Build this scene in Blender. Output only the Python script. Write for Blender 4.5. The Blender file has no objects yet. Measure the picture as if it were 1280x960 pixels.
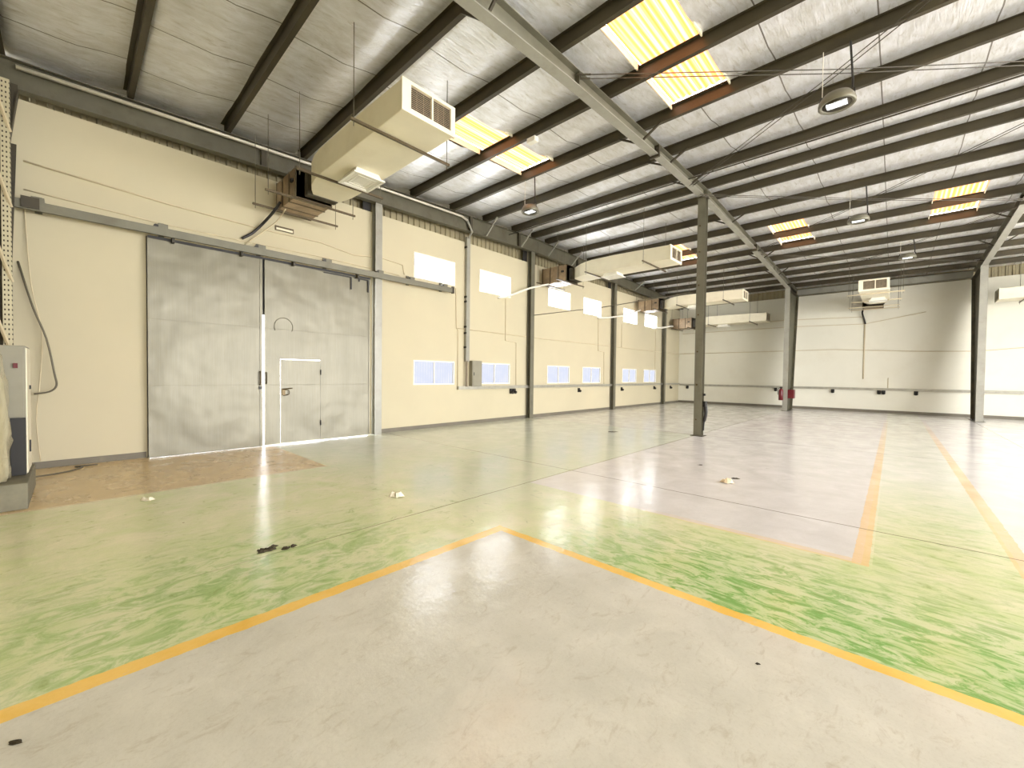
import bpy, bmesh, math, random
from mathutils import Vector, Matrix, noise
random.seed(7)
SC = bpy.context.scene
COL = SC.collection

# ------------------------------------------------------------------ camera
R_ = Vector((0.6818685, -0.73138701, 0.01133105))
U_ = Vector((0.00781461, 0.02277359, 0.99971011))
F_ = Vector((0.73143304, 0.68158228, -0.0212441))
cam_d = bpy.data.cameras.new('camera')
cam = bpy.data.objects.new('camera', cam_d)
COL.objects.link(cam)
m = Matrix(((R_.x, U_.x, -F_.x, 0), (R_.y, U_.y, -F_.y, 0), (R_.z, U_.z, -F_.z, 1.6), (0, 0, 0, 1)))
cam.matrix_world = m
cam_d.sensor_width = 36
cam_d.lens = 36 * 511.97 / 1280
cam_d.clip_start = 0.02
cam_d.clip_end = 300
SC.camera = cam

# ------------------------------------------------------------------ world, light, exposure
WORLD_STRENGTH = 5.0
EXPOSURE = 1.64
SKY_GLOW = 1.05
WIN_GLOW = 4.2
w = bpy.data.worlds.new('daylight')
SC.world = w
w.use_nodes = True
bg = w.node_tree.nodes['Background']
bg.inputs[0].default_value = (0.98, 0.985, 1.0, 1)
bg.inputs[1].default_value = WORLD_STRENGTH
SC.view_settings.view_transform = 'Standard'
SC.view_settings.look = 'None'
SC.view_settings.gamma = 1
SC.view_settings.use_curve_mapping = False
SC.view_settings.exposure = EXPOSURE

def portal(name, loc, rot, sx, sy):
    d = bpy.data.lights.new(name, 'AREA')
    d.shape = 'RECTANGLE'; d.size = sx; d.size_y = sy
    d.cycles.is_portal = True
    o = bpy.data.objects.new(name, d); COL.objects.link(o)
    o.location = loc; o.rotation_euler = rot
portal('daylight_portal_side', (11.25, -10.6, 2.75), (math.radians(90), 0, 0), 19.5, 5.5)

# ------------------------------------------------------------------ node helpers
def new_mat(name):
    mt = bpy.data.materials.new(name); mt.use_nodes = True
    nt = mt.node_tree
    return mt, nt, nt.nodes['Principled BSDF']
class N:
    """tiny node-expression builder"""
    def __init__(s, nt): s.nt = nt
    def _in(s, sock, v):
        if hasattr(v, 'links') or isinstance(v, bpy.types.NodeSocket): s.nt.links.new(v, sock)
        else: sock.default_value = v
    def m(s, op, a, b=0.0, c=0.0, clamp=False):
        n = s.nt.nodes.new('ShaderNodeMath'); n.operation = op; n.use_clamp = clamp
        s._in(n.inputs[0], a); s._in(n.inputs[1], b); s._in(n.inputs[2], c)
        return n.outputs[0]
    def gt(s, a, b, soft=0.0):
        if soft: return s.m('MULTIPLY_ADD', s.m('SUBTRACT', a, b), 1 / soft, 0.5, True)
        return s.m('GREATER_THAN', a, b)
    def lt(s, a, b, soft=0.0):
        if soft: return s.m('MULTIPLY_ADD', s.m('SUBTRACT', b, a), 1 / soft, 0.5, True)
        return s.m('LESS_THAN', a, b)
    def mul(s, *a):
        r = a[0]
        for x in a[1:]: r = s.m('MULTIPLY', r, x)
        return r
    def mx(s, *a):
        r = a[0]
        for x in a[1:]: r = s.m('MAXIMUM', r, x)
        return r
    def noise(s, vec, scale, detail=3, rough=0.55, dist=0.0):
        n = s.nt.nodes.new('ShaderNodeTexNoise'); s.nt.links.new(vec, n.inputs['Vector'])
        n.inputs['Scale'].default_value = scale; n.inputs['Detail'].default_value = detail
        n.inputs['Roughness'].default_value = rough; n.inputs['Distortion'].default_value = dist
        return n.outputs['Fac']
    def ramp(s, f, a, b):
        return s.m('MULTIPLY_ADD', f, 1 / (b - a), -a / (b - a), True)
    def mix(s, f, a, b):
        n = s.nt.nodes.new('ShaderNodeMix'); n.data_type = 'RGBA'
        s._in(n.inputs[0], f)
        s._in(n.inputs[6], a if not isinstance(a, tuple) else (*a, 1)); s._in(n.inputs[7], b if not isinstance(b, tuple) else (*b, 1))
        return n.outputs[2]
    def coord(s, kind='Object'):
        n = s.nt.nodes.new('ShaderNodeTexCoord'); return n.outputs[kind]
    def sep(s, v):
        n = s.nt.nodes.new('ShaderNodeSeparateXYZ'); s.nt.links.new(v, n.inputs[0]); return n.outputs
    def scaled(s, v, sc):
        n = s.nt.nodes.new('ShaderNodeMapping'); s.nt.links.new(v, n.inputs[0]); n.inputs['Scale'].default_value = sc; return n.outputs[0]
    def bump(s, h, strength, dist=0.01):
        n = s.nt.nodes.new('ShaderNodeBump'); s._in(n.inputs['Height'], h); n.inputs['Strength'].default_value = strength
        n.inputs['Distance'].default_value = dist
        return n.outputs[0]

def simple(name, col, rough=0.5, metal=0.0, var=0.08, scale=4.0, bump=0.0, dirt=None, stretch=(1, 1, 1)):
    mt, nt, b = new_mat(name); n = N(nt)
    v = n.scaled(n.coord(), stretch)
    f = n.ramp(n.noise(v, scale, 4, .6), .3, .7)
    lo = tuple(c * (1 - var) for c in col); hi = tuple(min(1, c * (1 + var)) for c in col)
    c = n.mix(f, lo, hi)
    if dirt:
        dcol, amt, ds = dirt
        g = n.mul(n.ramp(n.noise(v, ds, 6, .65), .52, .72), amt)
        c = n.mix(g, c, dcol)
    nt.links.new(c, b.inputs['Base Color'])
    b.inputs['Roughness'].default_value = rough; b.inputs['Metallic'].default_value = metal
    if bump: nt.links.new(n.bump(n.noise(v, scale * 6, 4), bump), b.inputs['Normal'])
    return mt

M = {}
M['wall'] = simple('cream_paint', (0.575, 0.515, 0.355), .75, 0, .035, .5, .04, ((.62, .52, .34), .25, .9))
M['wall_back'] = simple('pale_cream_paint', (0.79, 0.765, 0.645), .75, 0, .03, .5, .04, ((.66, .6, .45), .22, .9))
M['web_dark'] = simple('dark_olive_web', (.075, .07, .04), .5, .1, .3, 4, 0, ((.16, .09, .04), .4, 4))  # darker olive tone for the tapered columns' webs and outer flanges
M['beam'] = simple('dark_beam_paint', (.115, .105, .07), .45, .15, .15, 2.5, .05, ((.06, .045, .02), .5, 3))
M['skirting'] = simple('grey_skirting_paint', (.17, .15, .11), .6)
M['steel'] = simple('grey_steel_paint', (.17, .16, .115), .42, .15, .12, 2.5, .05, ((.12, .10, .06), .5, 3))
M['steel_light'] = simple('light_grey_steel_paint', (.33, .32, .27), .4, .15, .1, 2.5, .04, ((.2, .18, .13), .4, 3))
M['steel_dark'] = simple('dark_steel_paint', (.05, .04, .022), .5, .1, .2, 3)
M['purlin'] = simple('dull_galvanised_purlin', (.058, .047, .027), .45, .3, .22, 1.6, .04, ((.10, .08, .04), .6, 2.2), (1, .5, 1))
M['cladding'] = simple('corrugated_cladding', (.36, .31, .19), .5, .25, .15, 2, 0, ((.2, .16, .08), .5, 2))
M['duct'] = simple('cream_duct_board', (.84, .78, .60), .5, 0, .05, 1.3, .03, ((.6, .5, .3), .25, 1.6))
M['duct_white'] = simple('white_diffuser_plastic', (.88, .86, .78), .4, 0, .03)
M['louvre'] = simple('tan_louvre', (.55, .44, .30), .45, 0, .1)
M['galv'] = simple('galvanised_sheet', (.36, .26, .16), .36, .45, .25, 3.0, .05, ((.18, .12, .06), .6, 5))  # brown base colour takes in the shade on the galvanised metal
M['black'] = simple('black_rubber', (.015, .013, .011), .5)
M['bar'] = simple('brown_hanger_steel', (.12, .09, .05), .4, .5)
M['cable'] = simple('dull_wire', (.16, .14, .10), .5, .4)
M['white_pipe'] = simple('white_wrapped_pipe', (.80, .76, .66), .5)
M['conduit'] = simple('cream_painted_conduit', (.62, .53, .35), .55)
M['conduit_grey'] = simple('grey_conduit', (.62, .58, .48), .4, .3)
M['tray'] = simple('galvanised_trunking', (.42, .40, .33), .35, .3, .12, 6)
M['red'] = simple('red_enamel', (.12, .006, .01), .35)
M['door'] = simple('brushed_grey_sheet', (.44, .42, .37), .30, .55, .07, .8, .10, ((.36, .31, .2), .2, 1.2))
M['brass'] = simple('aged_latch', (.10, .07, .03), .4, .6)
M['concrete'] = simple('grey_concrete', (.20, .185, .13), .8, 0, .15, 6, .1)
M['cabinet'] = simple('grey_cabinet_paint', (.27, .25, .185), .45, .1, .06)
M['outside'] = simple('bright_concrete_yard', (.75, .72, .65), .9)  # plain bright concrete colour for the ground outside
M['paper'] = simple('crumpled_paper', (.80, .74, .58), .8)
M['stain'] = simple('dark_debris', (.035, .025, .008), .7)
M['tan'] = simple('tan_flake', (.75, .62, .42), .7)

def door_mat():
    mt, nt, b = new_mat('dented_grey_sheet'); n = N(nt)
    o = n.coord(); x, y, z = n.sep(o)
    f = n.ramp(n.noise(n.scaled(o, (1, 1, .35)), 2.5, 5, .6), .25, .75)
    c = n.mix(f, (.155, .14, .092), (.205, .187, .128))
    st = n.ramp(n.noise(n.scaled(o, (30, 30, .6)), 2, 2), .4, .7)
    c = n.mix(n.mul(st, .12), c, (.30, .28, .23))
    nt.links.new(c, b.inputs['Base Color'])
    b.inputs['Metallic'].default_value = .25; b.inputs['Roughness'].default_value = .36
    h = n.noise(n.scaled(o, (1, 1, .8)), 1.3, 2, .5)
    # sheet laps at 1.35 and 2.6 m
    l1 = n.m('ABSOLUTE', n.m('SUBTRACT', z, 1.33)); l2 = n.m('ABSOLUTE', n.m('SUBTRACT', z, 2.56))
    lap = n.mx(n.lt(l1, .008), n.lt(l2, .008))
    hh = n.m('SUBTRACT', h, n.mul(lap, .12))
    nt.links.new(n.bump(hh, .55, .08), b.inputs['Normal'])
    return mt
M['door'] = door_mat()

def foil():
    mt, nt, b = new_mat('silver_foil_insulation'); n = N(nt)
    o = n.coord(); x, y, z = n.sep(o)
    v = n.scaled(o, (1, 2.2, 1))
    f = n.ramp(n.noise(v, 2.4, 6, .65, .4), .3, .72)
    c = n.mix(f, (.68, .67, .64), (.93, .94, .98))
    g = n.ramp(n.noise(n.scaled(o, (.6, 3, 1)), 5, 6, .7, .6), .54, .70)
    c = n.mix(n.mul(g, .45), c, (.33, .28, .17))
    # lap seams every 1.25 m along Y
    s_ = n.m('ABSOLUTE', n.m('SUBTRACT', n.m('FRACT', n.m('DIVIDE', n.m('ADD', y, 40.35), 1.25)), .5))
    seam = n.lt(s_, .0075)
    c = n.mix(n.mul(seam, .85), c, (.10, .08, .05))
    nt.links.new(c, b.inputs['Base Color'])
    b.inputs['Metallic'].default_value = .6; b.inputs['Roughness'].default_value = .33
    hh = n.noise(n.scaled(o, (.5, 3, 1)), 7, 4, .6, .5)
    nt.links.new(n.bump(hh, .5, .03), b.inputs['Normal'])
    return mt
M['foil'] = foil()

def floor_mat():
    mt, nt, b = new_mat('painted_concrete_floor'); n = N(nt)
    o = n.coord(); X, Y, Z = n.sep(o)
    big = n.noise(o, .45, 3, .5); mid = n.noise(o, 2.2, 6, .65, .5); fine = n.noise(o, 14, 5, .7)
    scuff = n.noise(n.scaled(o, (4.2, 1.6, 1)), 2.8, 8, .72, .9)      # scratches dragged along Y
    scuff2 = n.noise(n.scaled(o, (1.5, 2.8, 1)), 2.6, 8, .72, 1.2)
    wob = n.m('MULTIPLY_ADD', n.noise(o, 9, 3), .03, -.015)
    Xw = n.m('ADD', X, wob); Yw = n.m('ADD', Y, wob)
    # greys / beiges
    beige = n.mix(n.ramp(mid, .3, .7), (.59, .57, .49), (.71, .685, .60))
    far_b = n.mix(n.ramp(mid, .3, .7), (.67, .65, .63), (.77, .75, .74))
    tan = n.mix(n.ramp(mid, .3, .7), (.64, .47, .25), (.74, .56, .30))
    # green paint, worn
    gdeep = (.10, .34, .03); gpale = (.66, .71, .38); gworn = (.80, .76, .52)
    g1 = n.mix(n.ramp(mid, .36, .66), gpale, gworn)
    # saturation strong in the aisles nearest the yellow lines, worn with distance
    near1 = n.mul(n.gt(X, 2.9), n.lt(X, 4.1, 1.3), n.lt(Y, 1.9, 1.6))
    near2 = n.mul(n.gt(X, -.4, .8), n.lt(X, 2.1, 1.4), n.lt(Y, 4.5, 1.2))
    near3 = n.mul(n.gt(X, 3.6, 1.6), n.lt(X, 9, 6), n.gt(Y, -.9), n.lt(Y, .1))
    amt = n.mx(near1, n.mul(near2, .5), n.mul(near3, .2))
    sc = n.mix(n.gt(X, 3.0), scuff2, scuff)
    scs = nt.nodes.new('ShaderNodeSeparateColor'); nt.links.new(sc, scs.inputs[0])
    sg = scs.outputs[0]
    gg = n.mul(n.ramp(sg, .455, .57), amt)
    green = n.mix(gg, g1, gdeep)
    basegreen = n.mul(amt, .45)
    green = n.mix(basegreen, green, (.36, .54, .20))
    dk = n.mul(n.ramp(sg, .58, .68), .6)
    green = n.mix(dk, green, (.26, .33, .10))
    # wear toward bare pale concrete far away
    wear = n.mx(n.mul(n.gt(X, 7.5, 4.0), .75), n.mul(n.gt(Y, 7.2, 1.5), n.gt(X, 3.5, 2), .6))
    pale = n.mix(n.ramp(mid, .3, .7), (.70, .71, .67), (.80, .80, .78))
    green = n.mix(wear, green, pale)
    green = n.mix(n.mul(n.gt(X, 3.2, 1.2), n.gt(Y, 3.2, 1.4), .55), green, (.58, .65, .55))
    c = green
    # block B (right of the centre column line)
    mB = n.mul(n.gt(Xw, 4.66), n.gt(Yw, .17), n.lt(Y, 3.95))
    c = n.mix(mB, c, far_b)
    mB2 = n.mul(n.gt(X, 11.8), n.gt(Y, 3.95), .6)
    c = n.mix(mB2, c, far_b)
    # block C
    mC = n.mul(n.gt(Xw, 4.6), n.lt(Yw, -.83))
    c = n.mix(mC, c, far_b)
    # block D in front of the big doors
    mD = n.mul(n.lt(Xw, 2.98), n.gt(Yw, 7.13))
    c = n.mix(mD, c, tan)
    dl = n.mul(n.lt(Xw, 3.0), n.gt(Yw, 7.09), n.lt(Yw, 7.17), .6)
    c = n.mix(dl, c, (.72, .60, .40))
    # near block A
    mA = n.mul(n.lt(Xw, 3.04), n.lt(Yw, 2.98))
    c = n.mix(mA, c, beige)
    lgt = n.mul(mA, n.ramp(n.noise(n.scaled(o, (1, 2, 1)), 6, 8, .75, 1.0), .54, .70), .4)
    c = n.mix(lgt, c, (.38, .31, .20))
    spk = n.mul(n.ramp(n.noise(o, 60, 4, .8), .52, .75), .22)
    c = n.mix(spk, c, (.34, .29, .19))
    # yellow lines
    chip = n.ramp(n.noise(o, 7, 6, .7), .24, .40)
    y1 = n.mul(n.lt(Xw, 3.09), n.lt(Yw, 3.035), n.mx(n.gt(Xw, 2.995), n.gt(Yw, 2.92)))
    y2 = n.mul(n.gt(Xw, 4.62), n.gt(Yw, .12), n.lt(Y, 3.9), n.mx(n.mul(n.lt(Yw, .235), n.lt(X, 17, 12)), n.mul(n.lt(Xw, 4.75), n.lt(Y, 1.7, 1.8), .6)))
    y3 = n.mul(n.gt(Xw, 4.6), n.lt(Yw, -.80), n.mx(n.gt(Yw, -.92), n.lt(Xw, 4.72)), n.lt(X, 17, 12))
    yc = n.mix(n.ramp(mid, .3, .7), (.86, .52, .09), (.95, .65, .20))
    yc2 = n.mix(n.ramp(mid, .3, .7), (.80, .53, .24), (.86, .62, .34))
    c = n.mix(n.mul(y2, chip, .8), c, yc2)
    c = n.mix(n.mul(y3, chip, .8), c, yc2)
    c = n.mix(n.mul(y1, n.m('MULTIPLY_ADD', chip, .35, .65)), c, yc)
    # saw-cut joints
    def joint(A, pos, wd): return n.lt(n.m('ABSOLUTE', n.m('SUBTRACT', A, pos)), wd)
    jw = n.m('MULTIPLY_ADD', n.noise(o, 3, 3), .03, -.015)
    Xj = n.m('ADD', X, jw); Yj = n.m('ADD', Y, jw)
    jj = n.mx(n.mul(joint(Xj, 5.76, .011), n.mx(n.gt(Y, -6), 0)), joint(Xj, 11.9, .014), joint(Xj, 18.0, .015),
              n.mul(joint(Yj, 3.97, .009), n.m('MULTIPLY_ADD', n.gt(X, 1.6, 2.4), .8, .2)), joint(Yj, -2.3, .01))
    jj = n.mul(jj, n.m('SUBTRACT', 1.0, mA))
    c = n.mix(n.mul(jj, .75), c, (.13, .11, .06))
    # specks
    vo = nt.nodes.new('ShaderNodeTexVoronoi'); nt.links.new(o, vo.inputs['Vector']); vo.inputs['Scale'].default_value = 1.7
    sp = n.mul(n.lt(vo.outputs['Distance'], .02), .7)
    c = n.mix(sp, c, (.18, .14, .08))
    nt.links.new(c, b.inputs['Base Color'])
    r = n.m('MULTIPLY_ADD', n.ramp(mid, .3, .75), .15, .105)
    r = n.m('ADD', r, n.mul(mD, .12))
    nt.links.new(r, b.inputs['Roughness'])
    b.inputs['Specular IOR Level'].default_value = .6
    hh = n.m('ADD', n.mul(n.noise(o, 5.0, 4, .6), 1.0), n.mul(fine, .3))
    nt.links.new(n.bump(hh, .35, .012), b.inputs['Normal'])
    return mt
M['floor'] = floor_mat()

def glow(name, c1, c2, strength, stripes=None, sc=(1, 1, 1)):
    mt, nt, b = new_mat(name); n = N(nt)
    nt.nodes.remove(b)
    o = n.coord(); x, y, z = n.sep(o)
    f = n.ramp(n.noise(n.scaled(o, sc), 3.0, 4, .6), .3, .7)
    if stripes:
        ax, per = stripes
        a = (x, y, z)[ax]
        s_ = n.m('SINE', n.m('MULTIPLY', a, 2 * math.pi / per))
        f = n.mul(f, n.m('MULTIPLY_ADD', s_, .45, .5))
    e = nt.nodes.new('ShaderNodeEmission')
    nt.links.new(n.mix(f, c1, c2), e.inputs[0]); e.inputs[1].default_value = strength
    nt.links.new(e.outputs[0], nt.nodes['Material Output'].inputs[0])
    return mt
M['win_hi'] = glow('bright_upper_pane', (.86, .92, 1.0), (.95, .97, 1), WIN_GLOW)
M['win_lo'] = glow('bright_lower_pane', (.78, .83, 1.0), (.98, .98, 1), WIN_GLOW * .075, (0, .09))
M['sky_amber'] = glow('amber_skylight_sheet', (1.0, .27, .05), (1.0, .82, .52), SKY_GLOW, (1, .1), (.12, 14, 1))
M['lens'] = glow('lamp_lens', (.92, 1, .95), (1, 1, 1), 1.6)
M['door_glow'] = M['win_hi']

def film():
    mt, nt, b = new_mat('clear_wrapping_film'); n = N(nt)
    o = n.coord()
    b.inputs['Base Color'].default_value = (.80, .72, .48, 1)
    b.inputs['Roughness'].default_value = .18
    b.inputs['Alpha'].default_value = .55
    nt.links.new(n.bump(n.noise(n.scaled(o, (2, 2, 1)), 6, 5, .7, 1.5), 1.0, .05), b.inputs['Normal'])
    return mt
M['film'] = film()
M['cardboard'] = simple('brown_goods', (.42, .33, .14), .7, 0, .2, 5)
def perforated():
    mt, nt, b = new_mat('perforated_rack_steel'); n = N(nt)
    o = n.coord(); x, y, z = n.sep(o)
    fx = n.m('ABSOLUTE', n.m('SUBTRACT', n.m('FRACT', n.m('DIVIDE', n.m('ADD', x, 10.0), .036)), .5))
    fz = n.m('ABSOLUTE', n.m('SUBTRACT', n.m('FRACT', n.m('DIVIDE', z, .072)), .5))
    hole = n.mul(n.lt(fx, .20), n.lt(fz, .19))
    c = n.mix(hole, (.50, .45, .30), (.03, .02, .01))
    nt.links.new(c, b.inputs['Base Color']); b.inputs['Roughness'].default_value = .45; b.inputs['Metallic'].default_value = .2
    return mt
M['perforated'] = perforated()

# ------------------------------------------------------------------ mesh helpers
def B(): return bmesh.new()
def box(bm, x0, x1, y0, y1, z0, z1):
    v = [bm.verts.new(p) for p in ((x0, y0, z0), (x1, y0, z0), (x1, y1, z0), (x0, y1, z0), (x0, y0, z1), (x1, y0, z1), (x1, y1, z1), (x0, y1, z1))]
    for f in ((0, 3, 2, 1), (4, 5, 6, 7), (0, 1, 5, 4), (1, 2, 6, 5), (2, 3, 7, 6), (3, 0, 4, 7)): bm.faces.new([v[i] for i in f])
    return bm
def loft(bm, rings, close=True, caps=True):
    vs = [[bm.verts.new(p) for p in r] for r in rings]
    n = len(vs[0])
    for a, b in zip(vs, vs[1:]):
        for i in range(n if close else n - 1):
            j = (i + 1) % n
            bm.faces.new((a[i], a[j], b[j], b[i]))
    if caps and close:
        bm.faces.new(vs[0][::-1]); bm.faces.new(vs[-1])
    return bm
def tube(bm, pts, r, n=8):
    pts = [Vector(p) for p in pts]
    rings = []
    prev = None
    for i, p in enumerate(pts):
        if i == 0: d = pts[1] - p
        elif i == len(pts) - 1: d = p - pts[-2]
        else: d = (pts[i + 1] - p).normalized() + (p - pts[i - 1]).normalized()
        if d.length < 1e-6: d = pts[i] - pts[i - 1]
        d.normalize()
        if prev is None:
            a = d.cross(Vector((0, 0, 1)))
            if a.length < .05: a = d.cross(Vector((1, 0, 0)))
            a.normalize()
        else:
            a = prev - d * prev.dot(d)
            a.normalize()
        prev = a
        c = d.cross(a)
        rr = r[i] if isinstance(r, (list, tuple)) else r
        rings.append([p + a * math.cos(t) * rr + c * math.sin(t) * rr for t in [2 * math.pi * k / n for k in range(n)]])
    return loft(bm, rings)
def bar(bm, a, b, wd, hg):
    """rectangular bar between two points"""
    a = Vector(a); b = Vector(b); d = (b - a).normalized()
    s_ = d.cross(Vector((0, 0, 1)))
    if s_.length < .05: s_ = Vector((1, 0, 0))
    s_.normalize(); u = s_.cross(d)
    rings = [[p + s_ * sx * wd / 2 + u * sz * hg / 2 for sx, sz in ((-1, -1), (1, -1), (1, 1), (-1, 1))] for p in (a, b)]
    return loft(bm, rings)
def lathe(bm, cx, cy, prof, n=28):
    rings = [[(cx + r * math.cos(2 * math.pi * k / n), cy + r * math.sin(2 * math.pi * k / n), z) for k in range(n)] for r, z in prof]
    return loft(bm, rings)
def prism(bm, poly, axis, a, b):
    """extrude polygon (2-D) along axis from a to b"""
    def P(u, v, t):
        return {'x': (t, u, v), 'y': (u, t, v), 'z': (u, v, t)}[axis]
    return loft(bm, [[P(u, v, a) for u, v in poly], [P(u, v, b) for u, v in poly]])
def smooth_path(pts, k=4):
    pts = [Vector(p) for p in pts]; out = []
    for i in range(len(pts) - 1):
        p0 = pts[max(i - 1, 0)]; p1 = pts[i]; p2 = pts[i + 1]; p3 = pts[min(i + 2, len(pts) - 1)]
        for j in range(k):
            t = j / k
            out.append(.5 * ((2 * p1) + (p2 - p0) * t + (2 * p0 - 5 * p1 + 4 * p2 - p3) * t * t + (3 * p1 - p0 - 3 * p2 + p3) * t ** 3))
    out.append(pts[-1]); return out

def obj(name, bm, mat, parent=None, origin=None, smooth=False, bevel=0.0):
    bmesh.ops.recalc_face_normals(bm, faces=bm.faces)
    off = Vector(origin) if origin else Vector((0, 0, 0))
    if parent: 
        off = world_off(parent) 
    bmesh.ops.translate(bm, verts=bm.verts, vec=-off)
    me = bpy.data.meshes.new(name); bm.to_mesh(me); bm.free()
    if smooth:
        for p in me.polygons: p.use_smooth = True
    me.materials.append(mat if not isinstance(mat, str) else M[mat])
    o = bpy.data.objects.new(name, me); COL.objects.link(o)
    if parent: o.parent = parent
    else: o.location = off
    if bevel:
        md = o.modifiers.new('bevel', 'BEVEL'); md.width = bevel; md.segments = 2; md.limit_method = 'ANGLE'
    return o
def world_off(o):
    v = Vector(o.location)
    while o.parent: o = o.parent; v += o.location
    return v
def thing(name, label, cat, loc, group=None):
    o = bpy.data.objects.new(name, None); COL.objects.link(o); o.location = loc
    o.empty_display_size = .1
    return tag(o, label, cat, group)
def tag(o, label, cat, group=None):
    o['label'] = label; o['category'] = cat
    if group: o['group'] = group
    return o
def struct(o, label=None):
    o['kind'] = 'structure'
    if label: o['label'] = label; 
    return o
def copy_tree(o, parent=None):
    c = o.copy(); COL.objects.link(c); c.parent = parent
    for ch in list(o.children): copy_tree(ch, c)
    return c

# ------------------------------------------------------------------ dimensions (metres)
XR, ZR, SL = 11.9, 6.71, .031            # ridge position, rafter-top height there, roof slope
def ztop(x): return ZR - SL * abs(x - XR)  # top of rafters = underside of purlins
PUR = .20                                # purlin depth
GY = 10.1                                # inner face of the gable wall (left)
BX = 26.5                                # inner face of the back wall
NX = -1.0                                # near eave wall behind the camera
RY = -10.6                               # unseen right end, set where its opening gives the wanted daylight
F1, F2 = 3.90, -2.45                      # frame lines
GTOP, BTOP = 5.83, 5.97

# ------------------------------------------------------------------ structure
bm = B(); box(bm, NX, BX + .2, RY, GY + .1, -.1, 0)
struct(obj('floor', bm, 'floor'), 'worn green and beige painted concrete floor')
bm = B(); box(bm, NX - 14, BX + 10, GY + .3, GY + 22, -.16, -.06); box(bm, NX - 14, BX + 10, RY - 30, RY, -.16, -.06); box(bm, NX - 14, NX, RY, GY + .3, -.16, -.06)
struct(obj('ground', bm, 'outside'), 'pale concrete yard outside')

def wall_grid(us, zs, holes, place):
    bm = B()
    for i in range(len(us) - 1):
        for j in range(len(zs) - 1):
            uc = (us[i] + us[i + 1]) / 2; zc = (zs[j] + zs[j + 1]) / 2
            if any(h[0] < uc < h[1] and h[2] < zc < h[3] for h in holes): continue
            place(bm, us[i], us[i + 1], zs[j], zs[j + 1])
    bmesh.ops.remove_doubles(bm, verts=bm.verts, dist=.0005)
    return bm
WIN_X = [(6.67, 8.17), (9.2, 10.71), (12.88, 14.41), (15.4, 16.92), (19.03, 20.6), (21.47, 23.06)]
WZ_HI, WZ_LO = (4.36, 5.10), (1.29, 2.01)
holes = [(.955, 5.34, -1, 4.02)]
for a, b in WIN_X: holes += [(a, b, *WZ_HI), (a, b, *WZ_LO)]
us = sorted({NX, BX + .2, 0.955, 5.34, *[q for p in WIN_X for q in p]})
zs = sorted({0, 4.02, GTOP, *WZ_HI, *WZ_LO})
bm = wall_grid(us, zs, holes, lambda bm, a, b, c, d: box(bm, a, b, GY, GY + .15, c, d))
struct(obj('wall_left', bm, 'wall'), 'cream gable wall with the big sliding doors')
bm = B(); box(bm, BX, BX + .2, RY, GY, 0, BTOP)
struct(obj('wall_back', bm, 'wall_back'), 'pale cream far wall')
bm = B(); box(bm, NX - .2, NX, RY, GY, 0, 6.5)
struct(obj('wall_near', bm, 'wall'), 'cream wall behind the camera')
bm = B(); box(bm, NX, BX + .2, RY - .2, RY, 5.5, 6.9); box(bm, NX, 1.5, RY - .2, RY, 0, 5.5); box(bm, 21.0, BX + .2, RY - .2, RY, 0, 5.5)  # unseen wall, solid parts and opening sized for the light they let in
struct(obj('wall_right', bm, 'wall_back'), 'unseen right end wall, its opening shaped to set the daylight')

def corrugated(bm, along, u0, u1, fixed, z0, z1, per=.19, dep=.035):
    pts = []; u = u0
    while u < u1:
        pts += [(u, 0), (u + per * .3, 0), (u + per * .4, dep), (u + per * .9, dep)]
        u += per
    def P(a, d, z): return (a, fixed + d, z) if along == 'x' else (fixed + d, a, z)
    vs = [[bm.verts.new(P(a, d, z)) for a, d in pts] for z in (z0, z1)]
    for i in range(len(pts) - 1): bm.faces.new((vs[0][i], vs[0][i + 1], vs[1][i + 1], vs[1][i]))
bm = B(); corrugated(bm, 'x', NX, BX + .3, GY + .16, 5.6, 7.0)
struct(obj('trim_1', bm, 'cladding'), 'corrugated cladding strip above the gable wall')
bm = B(); corrugated(bm, 'y', RY, GY + .3, BX + .16, 5.8, 6.6)
struct(obj('trim_2', bm, 'cladding'), 'corrugated cladding strip above the back wall')
bm = B(); box(bm, NX, .92, GY - .015, GY, 0, .11); box(bm, 5.56, BX - .02, GY - .015, GY, 0, .11)
struct(obj('baseboard_left', bm, 'skirting'), 'dark painted skirting along the gable wall')
bm = B(); box(bm, BX - .015, BX, RY, GY - .02, 0, .13)
struct(obj('baseboard_back', bm, 'skirting'), 'dark painted skirting along the back wall')

# purlin lines
PX = [-.72, .70, 2.14, 3.60, 5.04, 6.50, 7.90, 9.27, 10.66, 11.72, 12.55, 14.12, 15.55, 17.0, 18.42, 19.85, 21.25, 22.65, 24.05, 25.4]
SKY = [(5.04, 7.90, 6.08, 7.08), (5.04, 7.90, 2.22, 3.22), (15.55, 18.42, 6.08, 7.08), (15.55, 18.42, 2.22, 3.22),
       (15.55, 18.42, -1.68, -.70), (5.04, 7.90, -1.68, -.70), (5.04, 7.90, -5.6, -4.6), (15.55, 18.42, -5.6, -4.6)]
def zroof(x): return ztop(x) + PUR
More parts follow.
